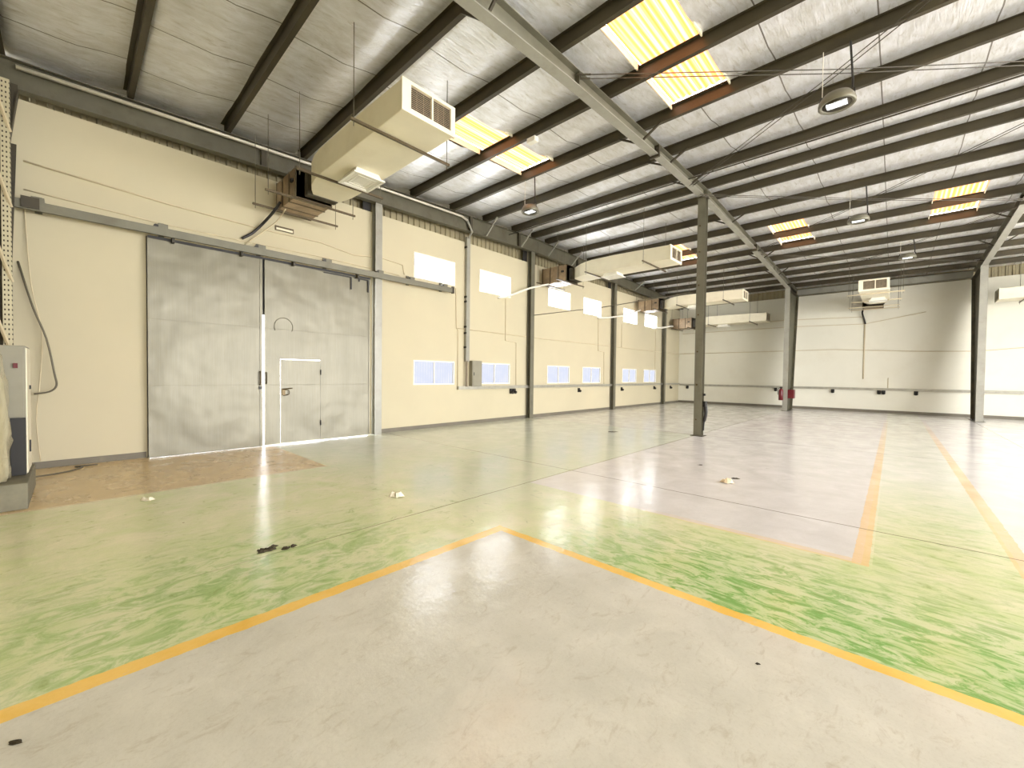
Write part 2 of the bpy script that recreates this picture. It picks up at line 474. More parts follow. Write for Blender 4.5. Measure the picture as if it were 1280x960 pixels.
# ceiling: foil blanket sagging between purlins, open at the skylights
bm = B()
ys = sorted({RY, GY + .2, *[q for s_ in SKY for q in s_[2:]], *[RY + 1.205 * k for k in range(1, 20)]})
edges = [NX - .1] + PX + [BX + .35]
for a, b in zip(edges, edges[1:]):
    seg = 14 if b - a > .9 else 4
    for y0, y1 in zip(ys, ys[1:]):
        xc = (a + b) / 2; yc = (y0 + y1) / 2
        if any(s_[0] < xc < s_[1] and s_[2] < yc < s_[3] for s_ in SKY): continue
        ny = max(1, int(round((y1 - y0) / .4)))
        grid = []
        for i in range(seg + 1):
            t = i / seg; x = a + (b - a) * t
            row = []
            for j in range(ny + 1):
                y = y0 + (y1 - y0) * j / ny
                s = math.sin(math.pi * t)
                wv = noise.noise(Vector((x * 1.3, y * .9, 3.1))) * .02
                row.append(bm.verts.new((x, y, zroof(x) - .10 * min(1, t / .07, (1 - max(t, .58)) / .42) ** 1.3 + wv * s)))
            grid.append(row)
        for i in range(seg):
            for j in range(ny): bm.faces.new((grid[i][j], grid[i][j + 1], grid[i + 1][j + 1], grid[i + 1][j]))
bmesh.ops.remove_doubles(bm, verts=bm.verts, dist=.002)
struct(obj('ceiling', bm, 'foil', smooth=True), 'silver foil lined roof')
bm = B()   # outer roof sheet over the blanket
for a, b in ((NX - .3, XR), (XR, BX + .5)):
    for x0, x1, y0, y1 in ([(a, b, y0, y1) for y0, y1 in ((RY, -5.6), (-4.6, -1.68), (-.70, 2.22), (3.22, 6.08), (7.08, GY + .4))]
                           + [(p, q, y0, y1) for y0, y1 in ((-5.6, -4.6), (-1.68, -.70), (2.22, 3.22), (6.08, 7.08)) for p, q in (((a, 5.04), (7.9, b)) if a < 5 else ((a, 15.55), (18.42, b)))]):
        v = [bm.verts.new(p) for p in ((x0, y0, zroof(x0) + .06), (x1, y0, zroof(x1) + .06), (x1, y1, zroof(x1) + .06), (x0, y1, zroof(x0) + .06))]
        bm.faces.new(v)
struct(obj('trim_3', bm, 'cladding'), 'outer roof sheeting')

# roof skylights
sky_lab = {0: 'amber ribbed skylight beside the big duct, near the gable wall', 1: 'largest amber ribbed skylight at the top of the picture',
           2: 'amber skylight seen behind the end of the second duct', 3: 'bright skylight left of the far tapered column, above the steel rafter',
           4: 'bright amber skylight at the far right of the roof', 5: 'near amber skylight just above the top right of the picture',
           6: 'near amber skylight beyond the right edge of the picture', 7: 'far amber skylight beyond the right edge, past the second frame'}
for k, (x0, x1, y0, y1) in enumerate(SKY):
    lab = sky_lab[k]
    t = thing('roof_skylight', lab, 'skylight', ((x0 + x1) / 2, (y0 + y1) / 2, zroof((x0 + x1) / 2)), 'roof skylights')
    bm = B(); npt = 56
    rows = []
    for x in (x0, (x0 + x1) / 2, x1):
        rows.append([bm.verts.new((x, y0 + (y1 - y0) * i / npt, zroof(x) + .085 + .018 * math.sin(2 * math.pi * i / npt * 7))) for i in range(npt + 1)])
    for r0, r1 in zip(rows, rows[1:]):
        for i in range(npt): bm.faces.new((r0[i], r0[i + 1], r1[i + 1], r1[i]))
    obj('ribbed_sheet', bm, 'sky_amber', t, smooth=True)
    bm = B()
    bm.free()
    for y in (y0 - .01, y1 + .01):
        for xa, xb in ((x0, (x0 + x1) / 2), ((x0 + x1) / 2, x1)):
            bm = B(); bar(bm, (xa + .04, y, zroof(xa) + .0), (xb - .04, y, zroof(xb) + .0), .02, .13)
            obj('trim_strip', bm, 'duct', t)

# purlins
ordn = ['first', 'second', 'third', 'fourth', 'fifth', 'sixth', 'seventh', 'eighth', 'ninth', 'tenth', 'eleventh', 'twelfth', 'thirteenth', 'fourteenth', 'fifteenth', 'sixteenth', 'seventeenth', 'eighteenth', 'nineteenth']
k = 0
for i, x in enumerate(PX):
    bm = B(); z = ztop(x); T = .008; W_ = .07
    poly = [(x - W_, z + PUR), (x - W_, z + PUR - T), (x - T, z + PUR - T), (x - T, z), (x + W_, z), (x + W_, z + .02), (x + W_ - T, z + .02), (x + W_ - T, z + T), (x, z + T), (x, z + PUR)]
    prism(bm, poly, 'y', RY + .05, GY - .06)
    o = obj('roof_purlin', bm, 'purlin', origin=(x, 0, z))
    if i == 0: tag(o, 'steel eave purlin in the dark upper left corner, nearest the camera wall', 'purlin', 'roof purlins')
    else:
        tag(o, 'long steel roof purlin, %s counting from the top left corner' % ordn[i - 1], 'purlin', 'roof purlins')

# ------------------------------------------------------------------ steel frames
BOT = [(-.95, 5.93), (3.3, 6.125), (5.3, 6.27), (8.62, 6.40), (8.66, 6.43), (11.7, 6.49), (14.4, 6.44), (17.2, 6.375), (17.25, 6.33), (24.0, 6.02), (24.3, 5.98)]
def zbot(x):
    for (a, za), (b, zb) in zip(BOT, BOT[1:]):
        if a <= x <= b: return za + (zb - za) * (x - a) / max(b - a, 1e-6)
    return BOT[-1][1]
def make_rafter(Y, label):
    t = thing('roof_rafter', label, 'rafter', (XR, Y, 6.5), 'portal rafters')
    bm = B()
    xs = [p[0] for p in BOT] + [26.3]
    top = [(26.3, ztop(26.3) - .01), (XR, ztop(XR) - .01), (-.95, ztop(-.95) - .01)]
    prism(bm, [(x, z) for x, z in BOT] + [(26.3, 5.95)] + top, 'y', Y - .006, Y + .006)
    obj('web', bm, 'steel', t)  # darker grey than the bottom flange, the web's shadow put into its colour
    bm = B()
    for (a, za), (b, zb) in zip(BOT, BOT[1:]):
        if b - a > .2: bar(bm, (a, Y, za), (b, Y, zb), .175, .016)
    obj('bottom_flange', bm, 'steel_light', t)
    bm = B()
    bar(bm, (-.95, Y, ztop(-.95) - .01), (XR, Y, ztop(XR) - .01), .2, .014); bar(bm, (XR, Y, ztop(XR) - .01), (26.3, Y, ztop(26.3) - .01), .2, .014)
    obj('top_flange', bm, 'steel', t)
    for x in (8.64, 17.22):
        bm = B(); box(bm, x - .03, x + .03, Y - .105, Y + .105, zbot(x) - .07, ztop(x) - .02)
        for dy in (-.06, .06):
            for dz in (.0, .1, .2):
                tube(bm, [(x - .06, Y + dy, zbot(x) + dz), (x + .06, Y + dy, zbot(x) + dz)], .014, 6)
        obj('splice_plate', bm, 'steel_dark', t)
    for x in (2.0, 5.6, 11.72, 20.6):
        bm = B(); box(bm, x - .006, x + .006, Y - .095, Y + .095, zbot(x) + .01, ztop(x) - .02)
        obj('stiffener', bm, 'steel', t)
    # fly braces down from the purlins
    for x in (3.60, 7.90, 9.27, 10.66, 14.12, 18.42, 21.25):
        for s in (1, -1):
            bm = B(); bar(bm, (x, Y + s * .09, zbot(x) + .02), (x, Y + s * .46, ztop(x) + .02), .035, .035)
            obj('fly_brace', bm, 'steel_dark', t)
    return t
raf = make_rafter(F1, 'main steel rafter running from the top centre to the left tapered column')
raf2 = copy_tree(raf); raf2.location.y = F2
raf2['label'] = 'steel rafter at the right edge, landing on the right tapered column'

def make_eave_column(Y, label):
    t = thing('tapered_column', label, 'column', (24.4, Y, 0), 'tapered eave columns')
    xi, xo0, xo1 = 23.9, 25.25, 26.35
    zt = ztop(xi) - .05
    bm = B(); prism(bm, [(xi, 0), (xo0, 0), (xo1, 5.95), (xo1, 6.2), (xi, zt)], 'y', Y - .006, Y + .006)
    obj('web', bm, 'web_dark', t)
    bm = B(); box(bm, xi - .016, xi, Y - .105, Y + .105, .012, zt - .2)
    obj('inner_flange', bm, 'steel_light', t)
    bm = B(); bar(bm, (xo0, Y, 0.02), (xo1, Y, 5.95), .21, .016)
    obj('outer_flange', bm, 'web_dark', t)
    bm = B(); box(bm, xi - .08, xo0 + .08, Y - .16, Y + .16, 0, .012)
    for dx in (.05, .75):
        for dy in (-.1, .1): tube(bm, [(xi + dx, Y + dy, .01), (xi + dx, Y + dy, .06)], .014, 6)
    obj('base_plate', bm, 'steel_dark', t)
    bm = B(); box(bm, xi, xo1, Y - .13, Y + .13, 5.93, 5.945)
    obj('stiffener', bm, 'steel_dark', t)
    return t
make_eave_column(F1, 'tapered steel column by the far wall with red fire gear on it')
c2 = make_eave_column(F2, 'tapered steel column at the right of the far wall')

# interior column under the ridge
def h_section(bm, cx, cy, wx, wy, z0, z1, along='x', t=.012):
    if along == 'x':   # web along x, flanges face +-x
        box(bm, cx - wx / 2, cx - wx / 2 + t, cy - wy / 2, cy + wy / 2, z0, z1); box(bm, cx + wx / 2 - t, cx + wx / 2, cy - wy / 2, cy + wy / 2, z0, z1)
        box(bm, cx - wx / 2 + t, cx + wx / 2 - t, cy - t / 2, cy + t / 2, z0, z1)
    else:
        box(bm, cx - wx / 2, cx + wx / 2, cy - wy / 2, cy - wy / 2 + t, z0, z1); box(bm, cx - wx / 2, cx + wx / 2, cy + wy / 2 - t, cy + wy / 2, z0, z1)
        box(bm, cx - t / 2, cx + t / 2, cy - wy / 2 + t, cy + wy / 2 - t, z0, z1)
t = thing('steel_column', 'free-standing grey steel column in the middle of the hall', 'column', (11.72, F1, 0))
bm = B(); h_section(bm, 11.72, F1, .20, .20, .015, 6.47, 'x'); obj('shaft', bm, 'steel', t)
bm = B(); box(bm, 11.56, 11.88, F1 - .16, F1 + .16, 0, .015); obj('base_plate', bm, 'steel_dark', t)
bm = B(); box(bm, 11.58, 11.86, F1 - .13, F1 + .13, 6.46, 6.475); obj('cap_plate', bm, 'steel_dark', t)
bm = B()
for z in (.45, 1.4, 2.3, 3.3, 4.1, 5.0, 5.7): tube(bm, [(11.60, F1 + .03, z), (11.625, F1 + .03, z)], .022, 8)
obj('bolt_head', bm, 'brass', t)
sp = thing('power_point', 'small black power point on the side of the middle column', 'socket', (11.78, F1 - .10, 1.0))
bm = B(); box(bm, 11.72, 11.86, F1 - .17, F1 - .10, .80, .95); obj('body', bm, 'black', sp, bevel=.006)
bm = B(); box(bm, 11.75, 11.83, F1 - .14, F1 - .10, 1.10, 1.16); obj('switch', bm, 'black', sp)
bm = B(); tube(bm, smooth_path([(11.79, F1 - .15, .82), (11.80, F1 - .16, .6), (11.77, F1 - .13, .38), (11.74, F1 - .125, .15)]), [.05] * 4 + [.045] * 4 + [.02] * 5, 8)
tag(obj('hanging_cable', bm, 'black', origin=(11.79, F1 - .15, .82)), 'thick black cable bundle hanging down the middle column', 'cable')

# gable beam and posts
t = thing('gable_beam', 'dark grey steel beam along the top of the gable wall', 'beam', (12, 9.94, 6.0))
def gz(x): return 5.87 + .026 * (min(x, XR) + .55) if x < XR else 5.87 + .026 * (XR + .55) - .02 * (x - XR)
for nm, ya, yb, dz0, dz1 in (('bottom_flange', 9.85, 10.03, 0, .014), ('web', 9.935, 9.945, .014, None), ('top_flange', 9.85, 10.03, None, None)):
    bm = B()
    for a, b in ((NX, XR), (XR, BX)):
        za, zb = gz(a), gz(b); ta, tb = ztop(a) - .015, ztop(b) - .015
        if nm == 'bottom_flange': pa, pb, qa, qb = za, zb, za + .014, zb + .014
        elif nm == 'web': pa, pb, qa, qb = za + .014, zb + .014, ta, tb
        else: pa, pb, qa, qb = ta - .014, tb - .014, ta, tb
        loft(bm, [[(a, ya, pa), (a, yb, pa), (a, yb, qa), (a, ya, qa)], [(b, ya, pb), (b, yb, pb), (b, yb, qb), (b, ya, qb)]])
    obj(nm, bm, 'beam', t)
bm = B()
for x in (2.8, 8.62, 10.9, 14.6, 17.2): box(bm, x - .05, x + .05, 9.852, 9.934, gz(x) + .014, ztop(x) - .03)
obj('stiffener', bm, 'steel_dark', t)
for x in (9.27, 11.0, 12.55, 14.12, 17.0, 19.85):
    bm = B(); bar(bm, (x, 9.86, gz(x) + .03), (x, 9.35, ztop(x) + .01), .04, .04); obj('fly_brace', bm, 'steel_light', t)

post_lab = ['light grey steel wall post just right of the big doors', 'grey steel wall post between the second and third window pairs columns',
            'grey steel wall post left of the last two window pairs', 'dark thin steel wall post nearest the far left corner']
post_lab[1] = 'grey steel wall post right of the switch box and second window'
post_lab[2] = 'grey steel wall post beneath the second duct, between far windows'
for (x, wx, mt), lab in zip(((5.47, .19, 'steel_light'), (11.70, .20, 'steel'), (17.9, .2, 'steel'), (23.85, .2, 'steel')), post_lab):
    bm = B(); h_section(bm, x, 9.975, wx, .17, 0, gz(x), 'y')
    tag(obj('wall_post', bm, mt, origin=(x, 9.975, 0)), lab, 'post', 'gable wall posts')
# black sheets painting the dark gaps beside the posts behind the beam
for i, x in enumerate((5.25, 11.47, 17.66)):
    bm = B(); box(bm, x - .12, x + .10, 10.09, 10.12, GTOP, 6.3)
    tag(obj('gap_shade', bm, 'black', origin=(x, 10.1, GTOP)), 'black sheet painting the dark gap under the gable beam beside the %s' % ('post at the big doors', 'post right of the switch box', 'post under the second duct')[i], 'plate')

# eave beam in the middle bay of the back wall
t = thing('eave_beam', 'grey steel beam between the two tapered columns on the far wall', 'beam', (26.0, .7, 5.93))
bm = B(); box(bm, 25.95, 25.97, F2 + .1, F1 - .1, 5.95, 6.25); obj('web', bm, 'steel_light', t)
bm = B(); box(bm, 25.88, 26.04, F2 + .1, F1 - .1, 5.935, 5.95); obj('bottom_flange', bm, 'steel', t)
bm = B(); box(bm, 25.84, 26.08, F2 + .1, F1 - .1, 6.235, 6.25); obj('top_flange', bm, 'steel_dark', t)

# corner post and racking at the left edge
t = thing('corner_column', 'dark tapered steel corner column at the left edge of the gable wall', 'column', (-.75, 9.8, 0))
bm = B(); prism(bm, [(-.98, 0), (-.78, 0), (-.62, 5.0), (-.53, 5.75), (-.53, 5.9), (-.98, 5.9)], 'y', 9.78, 9.79); obj('web', bm, 'steel_dark', t)
bm = B(); bar(bm, (-.62, 9.78, 5.0), (-.53, 9.78, 5.78), .14, .012); bar(bm, (-.78, 9.78, 0.01), (-.62, 9.78, 5.0), .14, .012); obj('inner_flange', bm, 'steel_dark', t)
t = thing('rack_upright', 'tall perforated racking upright with pale post at the left edge', 'racking', (-.66, 9.55, 0))
bm = B()
for x0, x1, y0, y1 in ((-.685, -.605, 9.58, 9.586), (-.691, -.685, 9.58, 9.66), (-.605, -.599, 9.58, 9.66)): box(bm, x0, x1, y0, y1, 0.01, 5.85)
obj('perforated_post', bm, 'perforated', t)
bm = B(); box(bm, -.755, -.715, 9.40, 9.46, .01, 5.8); obj('plain_post', bm, 'conduit', t)
for z in (1.9, 3.0, 4.1, 5.2):
    bm = B(); bar(bm, (-.735, 9.43, z + .45), (-.60, 9.60, z - .1), .03, .03); obj('brace', bm, 'conduit', t)
bm = B(); box(bm, -.78, -.58, 9.36, 9.68, 0, .01); obj('foot_plate', bm, 'steel_dark', t)

# ------------------------------------------------------------------ windows
place = ['just right of the big doors', 'above the grey switch box', 'just right of the second post', 'left of the third post', 'just right of the third post', 'nearest the far corner']
wn = 0
for i, (a, b) in enumerate(WIN_X):
    for hi, (z0, z1) in ((1, WZ_HI), (0, WZ_LO)):
        wn += 1
        t = bpy.data.objects.new('window_%d' % wn, None); COL.objects.link(t); t.location = ((a + b) / 2, GY, z0)
        lab = ('upper bright window ' if hi else 'lower bright window ') + (place[i] if not (i == 1 and not hi) else 'partly behind the grey switch box')
        struct(t, lab)
        bm = B(); f = .035; y0, y1 = GY - .012, GY + .06
        box(bm, a, b, y0, y1, z0, z0 + f); box(bm, a, b, y0, y1, z1 - f, z1); box(bm, a, a + f, y0, y1, z0 + f, z1 - f); box(bm, b - f, b, y0, y1, z0 + f, z1 - f)
        xm = a + .42 * (b - a) if hi else (a + b) / 2
        box(bm, xm - .016, xm + .016, y0 + .01, y1, z0 + f, z1 - f)
        obj('window_frame', bm, 'duct_white', t)
        bm = B(); box(bm, a + f, b - f, GY + .045, GY + .055, z0 + f, z1 - f)
        obj('pane', bm, 'win_hi' if hi else 'win_lo', t)

# ------------------------------------------------------------------ sliding doors
DY = 9.985
t = bpy.data.objects.new('door_1', None); COL.objects.link(t); t.location = (1.86, DY, 0); struct(t, 'left grey sheet metal leaf of the big sliding door')
bm = B(); box(bm, .945, 2.797, DY, DY + .05, .010, 4.07); obj('leaf', bm, 'door', t, bevel=.004)
bm = B(); box(bm, 2.75, 2.799, DY - .012, DY, .010, 4.07); box(bm, .943, .98, DY - .012, DY, .03, 4.07); obj('edge_strip', bm, 'door', t)
bm = B(); tube(bm, smooth_path([(2.745, DY - .012, 1.62), (2.745, DY - .05, 1.60), (2.745, DY - .05, 1.36), (2.745, DY - .012, 1.34)], 3), .012, 8)
obj('handle', bm, 'brass', t)
bm = B(); box(bm, 2.73, 2.78, DY - .03, DY - .012, 1.24, 1.30); obj('lock', bm, 'black', t)
bm = B(); box(bm, 2.76, 2.90, DY + .055, DY + .065, 2.85, 4.07); obj('gap_blackout', bm, 'black', t)  # black strip added behind the upper gap to stop daylight leaking through
bm = B(); box(bm, .935, .953, DY + .055, DY + .10, .01, 4.07); obj('jamb_blackout', bm, 'black', t)  # added along the left jamb to black out the daylight leak
t = bpy.data.objects.new('door_2', None); COL.objects.link(t); t.location = (4.06, DY, 0); struct(t, 'right grey sheet metal leaf of the big sliding door with a small wicket door')
W0, W1, WT = 3.15, 4.03, 1.905
bm = B(); box(bm, 2.843, W0, DY, DY + .05, .018, 4.07); box(bm, W1, 5.275, DY, DY + .05, .018, 4.07); box(bm, W0, W1, DY, DY + .05, WT, 4.07)
bmesh.ops.remove_doubles(bm, verts=bm.verts, dist=.0005)
obj('leaf', bm, 'door', t)
bm = B(); box(bm, 2.841, 2.873, DY - .012, DY, .018, 4.07); box(bm, 5.24, 5.277, DY - .012, DY, .03, 4.07); box(bm, 2.88, W1, DY - .008, DY, WT + .03, WT + .05)
obj('edge_strip', bm, 'door', t)
bm = B(); tube(bm, smooth_path([(2.865, DY - .012, 1.60), (2.865, DY - .05, 1.58), (2.865, DY - .05, 1.38), (2.865, DY - .012, 1.36)], 3), .012, 8)
obj('handle', bm, 'brass', t)
wk = obj('wicket_door', box(B(), W0 + .014, W1 - .005, DY + .004, DY + .04, .025, WT - .010), 'door', t)
wk['label'] = 'small wicket door in the right leaf'
bm = B(); box(bm, W0 + .03, W0 + .10, DY - .02, DY + .004, 1.10, 1.24)
obj('latch', bm, 'brass', wk)
bm = B(); tube(bm, [(W0 + .06, DY - .035, 1.235), (W0 + .24, DY - .04, 1.25)], .012, 8); tube(bm, smooth_path([(W0 + .05, DY - .03, 1.23), (W0 + .16, DY - .035, 1.21), (W0 + .17, DY - .035, 1.12), (W0 + .06, DY - .03, 1.09)], 3), .008, 6)
obj('handle', bm, 'brass', wk)
for z in (.42, 1.62):
    obj('hinge', tube(B(), [(W1 - .003, DY - .012, z - .06), (W1 - .003, DY - .012, z + .06)], .013, 8), 'black', wk)
# hook-shaped bracket bars near the top right of the leaf
for pts, nm in (([(4.09, 4.0), (4.76, 4.0), (4.76, 3.70)], 0), ([(4.86, 4.0), (5.21, 4.0), (5.21, 3.69)], 0), ([(4.97, 4.0), (4.97, 3.93)], 0)):
    bm = B()
    for (xa, za), (xb, zb) in zip(pts, pts[1:]): bar(bm, (xa, DY - .02, za), (xb, DY - .02, zb), .028, .024)
    obj('guide_bar', bm, 'black', t)
bm = B(); pts = [(3.22 + .19 * math.cos(a), DY - .002, 2.62 + .2 * math.sin(a)) for a in [math.pi * (-.15 + 1.3 * i / 20) for i in range(21)]]
tube(bm, pts, .008, 6); obj('ring_mark', bm, 'door', t)
# threshold
bm = B(); box(bm, .92, 5.4, 10.02, 10.2, -.03, .004); struct(obj('trim_4', bm, 'concrete'), 'door threshold')
# header behind the rail
t = thing('door_track', 'grey steel sliding door track along the wall, passing over the post', 'track', (3.6, 9.84, 4.1))
bm = B()
for a, b in ((-.62, 7.9),):
    box(bm, a, b, 9.80, 9.808, 4.075, 4.215); box(bm, a, b, 9.808, 9.86, 4.205, 4.215); box(bm, a, b, 9.852, 9.86, 4.075, 4.205); box(bm, a, b, 9.808, 9.825, 4.075, 4.083)
obj('rail', bm, 'steel', t)
for x in (-.35, 1.15, 2.75, 4.15, 5.5, 6.45, 7.6):
    bm = B(); box(bm, x - .07, x + .07, 9.82, 10.1, 4.215, 4.29); box(bm, x - .04, x + .04, 10.06, 10.1, 4.1, 4.36); obj('bracket', bm, 'steel', t)
    bm = B(); tube(bm, [(x - .10, 9.81, 4.23), (x - .10, 9.90, 4.23)], .035, 10); obj('bolt', bm, 'black', t)
for x in (1.3, 2.4, 3.4, 4.9):
    bm = B(); tube(bm, [(x, 9.815, 4.14), (x, 9.85, 4.14)], .045, 14); box(bm, x - .02, x + .02, 9.85, 9.985, 4.00, 4.16); obj('roller', bm, 'steel_dark', t)
bm = B(); box(bm, .95, 5.27, 9.955, 9.972, 4.03, 4.075); obj('dark_gap_strip', bm, 'black', t)  # black strip painting the dark gap between rail and leaf tops
bm = B(); box(bm, 7.84, 7.9, 9.79, 9.87, 4.06, 4.26); obj('end_stop', bm, 'steel_dark', t)
bm = B(); box(bm, -.52, -.33, 9.77, 9.80, 4.09, 4.26); obj('end_plate', bm, 'steel_dark', t)

# ------------------------------------------------------------------ ducted air conditioners
def make_ac(label, pos, rot=0.0, rods=1.2, barmat='bar'):
    t = thing('ducted_air_conditioner', label, 'air conditioner', (3.5, 10.0, 5.15), 'ducted air conditioners')
    bm = B()
    x0, x1, z0, z1, zt = 3.08, 3.97, 5.20, 5.62, 5.70
    ring = lambda a, b, c, d, y: [(a, y, c), (b, y, c), (b, y, d), (a, y, d)]
    rings = [ring(x0, x1, z0, z1, 4.99), ring(x0, x1, z0, z1 + .02, 5.6), ring(x0, x1, z0, z1 + .05, 6.8), ring(x0, x1, z0, z1 + .05, 7.7), ring(x0 + .01, x1 - .01, z0 - .0, z1 + .03, 7.95),
             ring(x0 + .05, x1 - .04, z0 - .02, z1, 8.2), ring(x0 + .14, x1 - .09, z0 - .03, z1 - .03, 8.42), ring(x0 + .22, x1 - .15, z0 - .04, z1 - .05, 8.56)]
    loft(bm, rings)
    obj('duct', bm, 'duct', t, bevel=.012)
    bm = B()
    for a, b, c, d in ((x0 - .012, x0 + .13, z0 - .012, z1 + .012), (x1 - .07, x1 + .012, z0 - .012, z1 + .012), (x0 + .13, x1 - .07, z0 - .012, z0 + .06), (x0 + .13, x1 - .07, z1 - .035, z1 + .012),
                       (x0 + .475, x0 + .505, z0 + .06, z1 - .035)): box(bm, a, b, 4.95, 4.995, c, d)
    obj('grille_frame', bm, 'duct', t)
    for a, b in ((x0 + .13, x0 + .475), (x0 + .505, x1 - .07)):
        bm = B()
        for k in range(12):
            z = z0 + .07 + k * .0265
            loft(bm, [[(xx, 4.965, z), (xx, 4.99, z + .012), (xx, 4.99, z + .017), (xx, 4.965, z + .005)] for xx in (a, b)])
        for k in range(2):
            xx = a + (b - a) * (k + 1) / 3; box(bm, xx - .0015, xx + .0015, 4.985, 4.992, z0 + .06, z1 - .035)
        obj('louvre_panel', bm, 'louvre', t)
    bm = B(); box(bm, x0 + .13, x1 - .07, 4.988, 4.998, z0 + .06, z1 - .035); obj('grille_backing', bm, 'steel_dark', t)
    # flexible connector
    bm = B()
    rings = []
    for k in range(9):
        y = 8.56 + .16 * k / 8; e = .014 * (k % 2)
        rings.append(ring(3.20 + e, 3.80 - e, 5.14 + e, 5.58 - e, y))
    loft(bm, rings); obj('flexible_connector', bm, 'steel_dark', t)
    # fan coil box
    bm = B(); box(bm, 3.04, 3.74, 8.72, 9.86, 5.09, 5.68)
    fc = obj('fan_coil_box', bm, 'galv', t, bevel=.006)
    bm = B()
    for y in (8.72, 9.08, 9.45, 9.82):
        box(bm, 3.028, 3.752, y, y + .035, 5.078, 5.69)
    obj('rib', bm, 'bar', fc)
    bm = B(); box(bm, 3.015, 3.03, 9.5, 9.75, 5.2, 5.6); obj('control_cover', bm, 'galv', fc)
    bm = B(); box(bm, 3.0, 3.04, 8.85, 8.95, 5.42, 5.48); obj('terminal_box', bm, 'black', fc)
    # diffuser under the duct
    bm = B()
    loft(bm, [ring(3.42, 3.80, 5.11, 5.11, 6.95)[:0] or [(3.40, 6.92, 5.20), (3.82, 6.92, 5.20), (3.82, 7.40, 5.20), (3.40, 7.40, 5.20)], [(3.36, 6.88, 5.09), (3.86, 6.88, 5.09), (3.86, 7.44, 5.09), (3.36, 7.44, 5.09)]])
    df = obj('diffuser_box', bm, 'duct_white', t)
    bm = B()
    for k in range(4):
        e = .05 + k * .06
        a, b, c, d = 3.33 + e, 3.89 - e, 6.85 + e, 7.47 - e
        zz = 5.075 + k * .006
        for q in ((a, b, c, c + .014), (a, b, d - .014, d), (a, a + .014, c, d), (b - .014, b, c, d)): box(bm, *q, zz, zz + .02)
    for q in ((3.32, 3.90, 6.84, 6.89), (3.32, 3.90, 7.43, 7.48), (3.32, 3.37, 6.89, 7.43), (3.85, 3.90, 6.89, 7.43)): box(bm, *q, 5.07, 5.095)
    obj('diffuser_grille', bm, 'duct_white', df)
    bm = B(); box(bm, 3.38, 3.84, 6.9, 7.42, 5.098, 5.102); obj('diffuser_backing', bm, 'steel_dark', df)
    # hanger bars and drop rods
    for y, z, xa, xb in ((5.65, 5.16, 2.68, 4.42), (7.72, 5.16, 2.70, 4.35), (8.80, 5.06, 2.52, 4.29), (9.72, 5.06, 2.55, 4.31)):
        bm = B(); box(bm, xa, xb, y - .02, y + .02, z, z + .035); obj('hanger_bar', bm, barmat, t)
        for xx in (xa + .05, xb - .05):
            bm = B(); tube(bm, [(xx, y, z - .07), (xx, y, z + rods + .02)], .0065, 6)
            obj('drop_rod', bm, 'cable', t)
    t.location = pos; t.rotation_euler = (0, 0, rot)
    return t
make_ac('large cream ducted air conditioner above the big doors, nearest the camera', (3.5, 10.0, 5.15), 0, 1.42)
make_ac('cream ducted air conditioner, second along the gable wall', (12.72, 10.05, 5.12), 0, 1.60)
make_ac('cream ducted air conditioner, third along the gable wall, behind the middle column', (20.6, 10.0, 5.05), 0, 1.40)
make_ac('lowest hung cream ducted air conditioner in the far left corner', (25.2, 10.0, 4.56), 0, 1.80)
make_ac('ducted air conditioner on the far wall with its grille facing the camera', (26.3, .68, 5.02), math.radians(-90), 1.30, 'conduit')
make_ac('ducted air conditioner along the far wall, right of the right column, cut by the frame', (25.2, -7.98, 4.74), math.radians(180), 1.62)

def pipe(name, pts, r, mat, label, cat, group=None, n=8, sm=True):
    bm = B(); p = smooth_path(pts, 4) if sm else pts
    tube(bm, p, r, n)
    return tag(obj(name, bm, mat, origin=pts[0], smooth=True), label, cat, group)
pipe('insulated_pipe', [(3.02, 9.55, 5.2), (2.92, 9.75, 4.98), (2.80, 9.98, 4.78), (2.62, 10.03, 4.55), (2.44, 10.05, 4.40)], .028, 'black', 'thick black insulated pipe dropping from the nearest air conditioner', 'pipe')
pipe('drain_pipe', [(3.10, 9.5, 5.06), (3.02, 9.85, 4.85), (2.62, 10.04, 4.42), (2.5, 10.06, 4.28)], .014, 'conduit', 'thin tan drain pipe below the nearest air conditioner', 'pipe')
pipe('drain_pipe', [(12.55, 9.7, 5.12), (12.1, 9.6, 5.0), (11.3, 9.75, 4.75), (10.6, 9.98, 4.42), (10.05, 10.05, 4.27)], .035, 'white_pipe', 'white wrapped pipe from the second air conditioner down to the upper window', 'pipe')
pipe('drain_pipe', [(20.1, 9.7, 5.05), (19.5, 9.65, 4.9), (18.2, 9.75, 4.55), (17.0, 10.0, 4.33), (16.5, 10.05, 4.30)], .04, 'white_pipe', 'white wrapped pipe from the third air conditioner down past the post', 'pipe')
pipe('drain_pipe', [(24.4, 9.7, 4.62), (23.9, 9.7, 4.58), (23.3, 9.85, 4.45), (22.4, 10.03, 4.33)], .05, 'white_pipe', 'white wrapped pipe from the lowest corner air conditioner', 'pipe')
pipe('insulated_pipe', [(26.05, 1.12, 5.05), (26.3, 1.2, 4.85), (26.42, 1.12, 4.5), (26.44, 1.08, 4.30)], .035, 'black', 'black pipe below the air conditioner on the far wall', 'pipe')

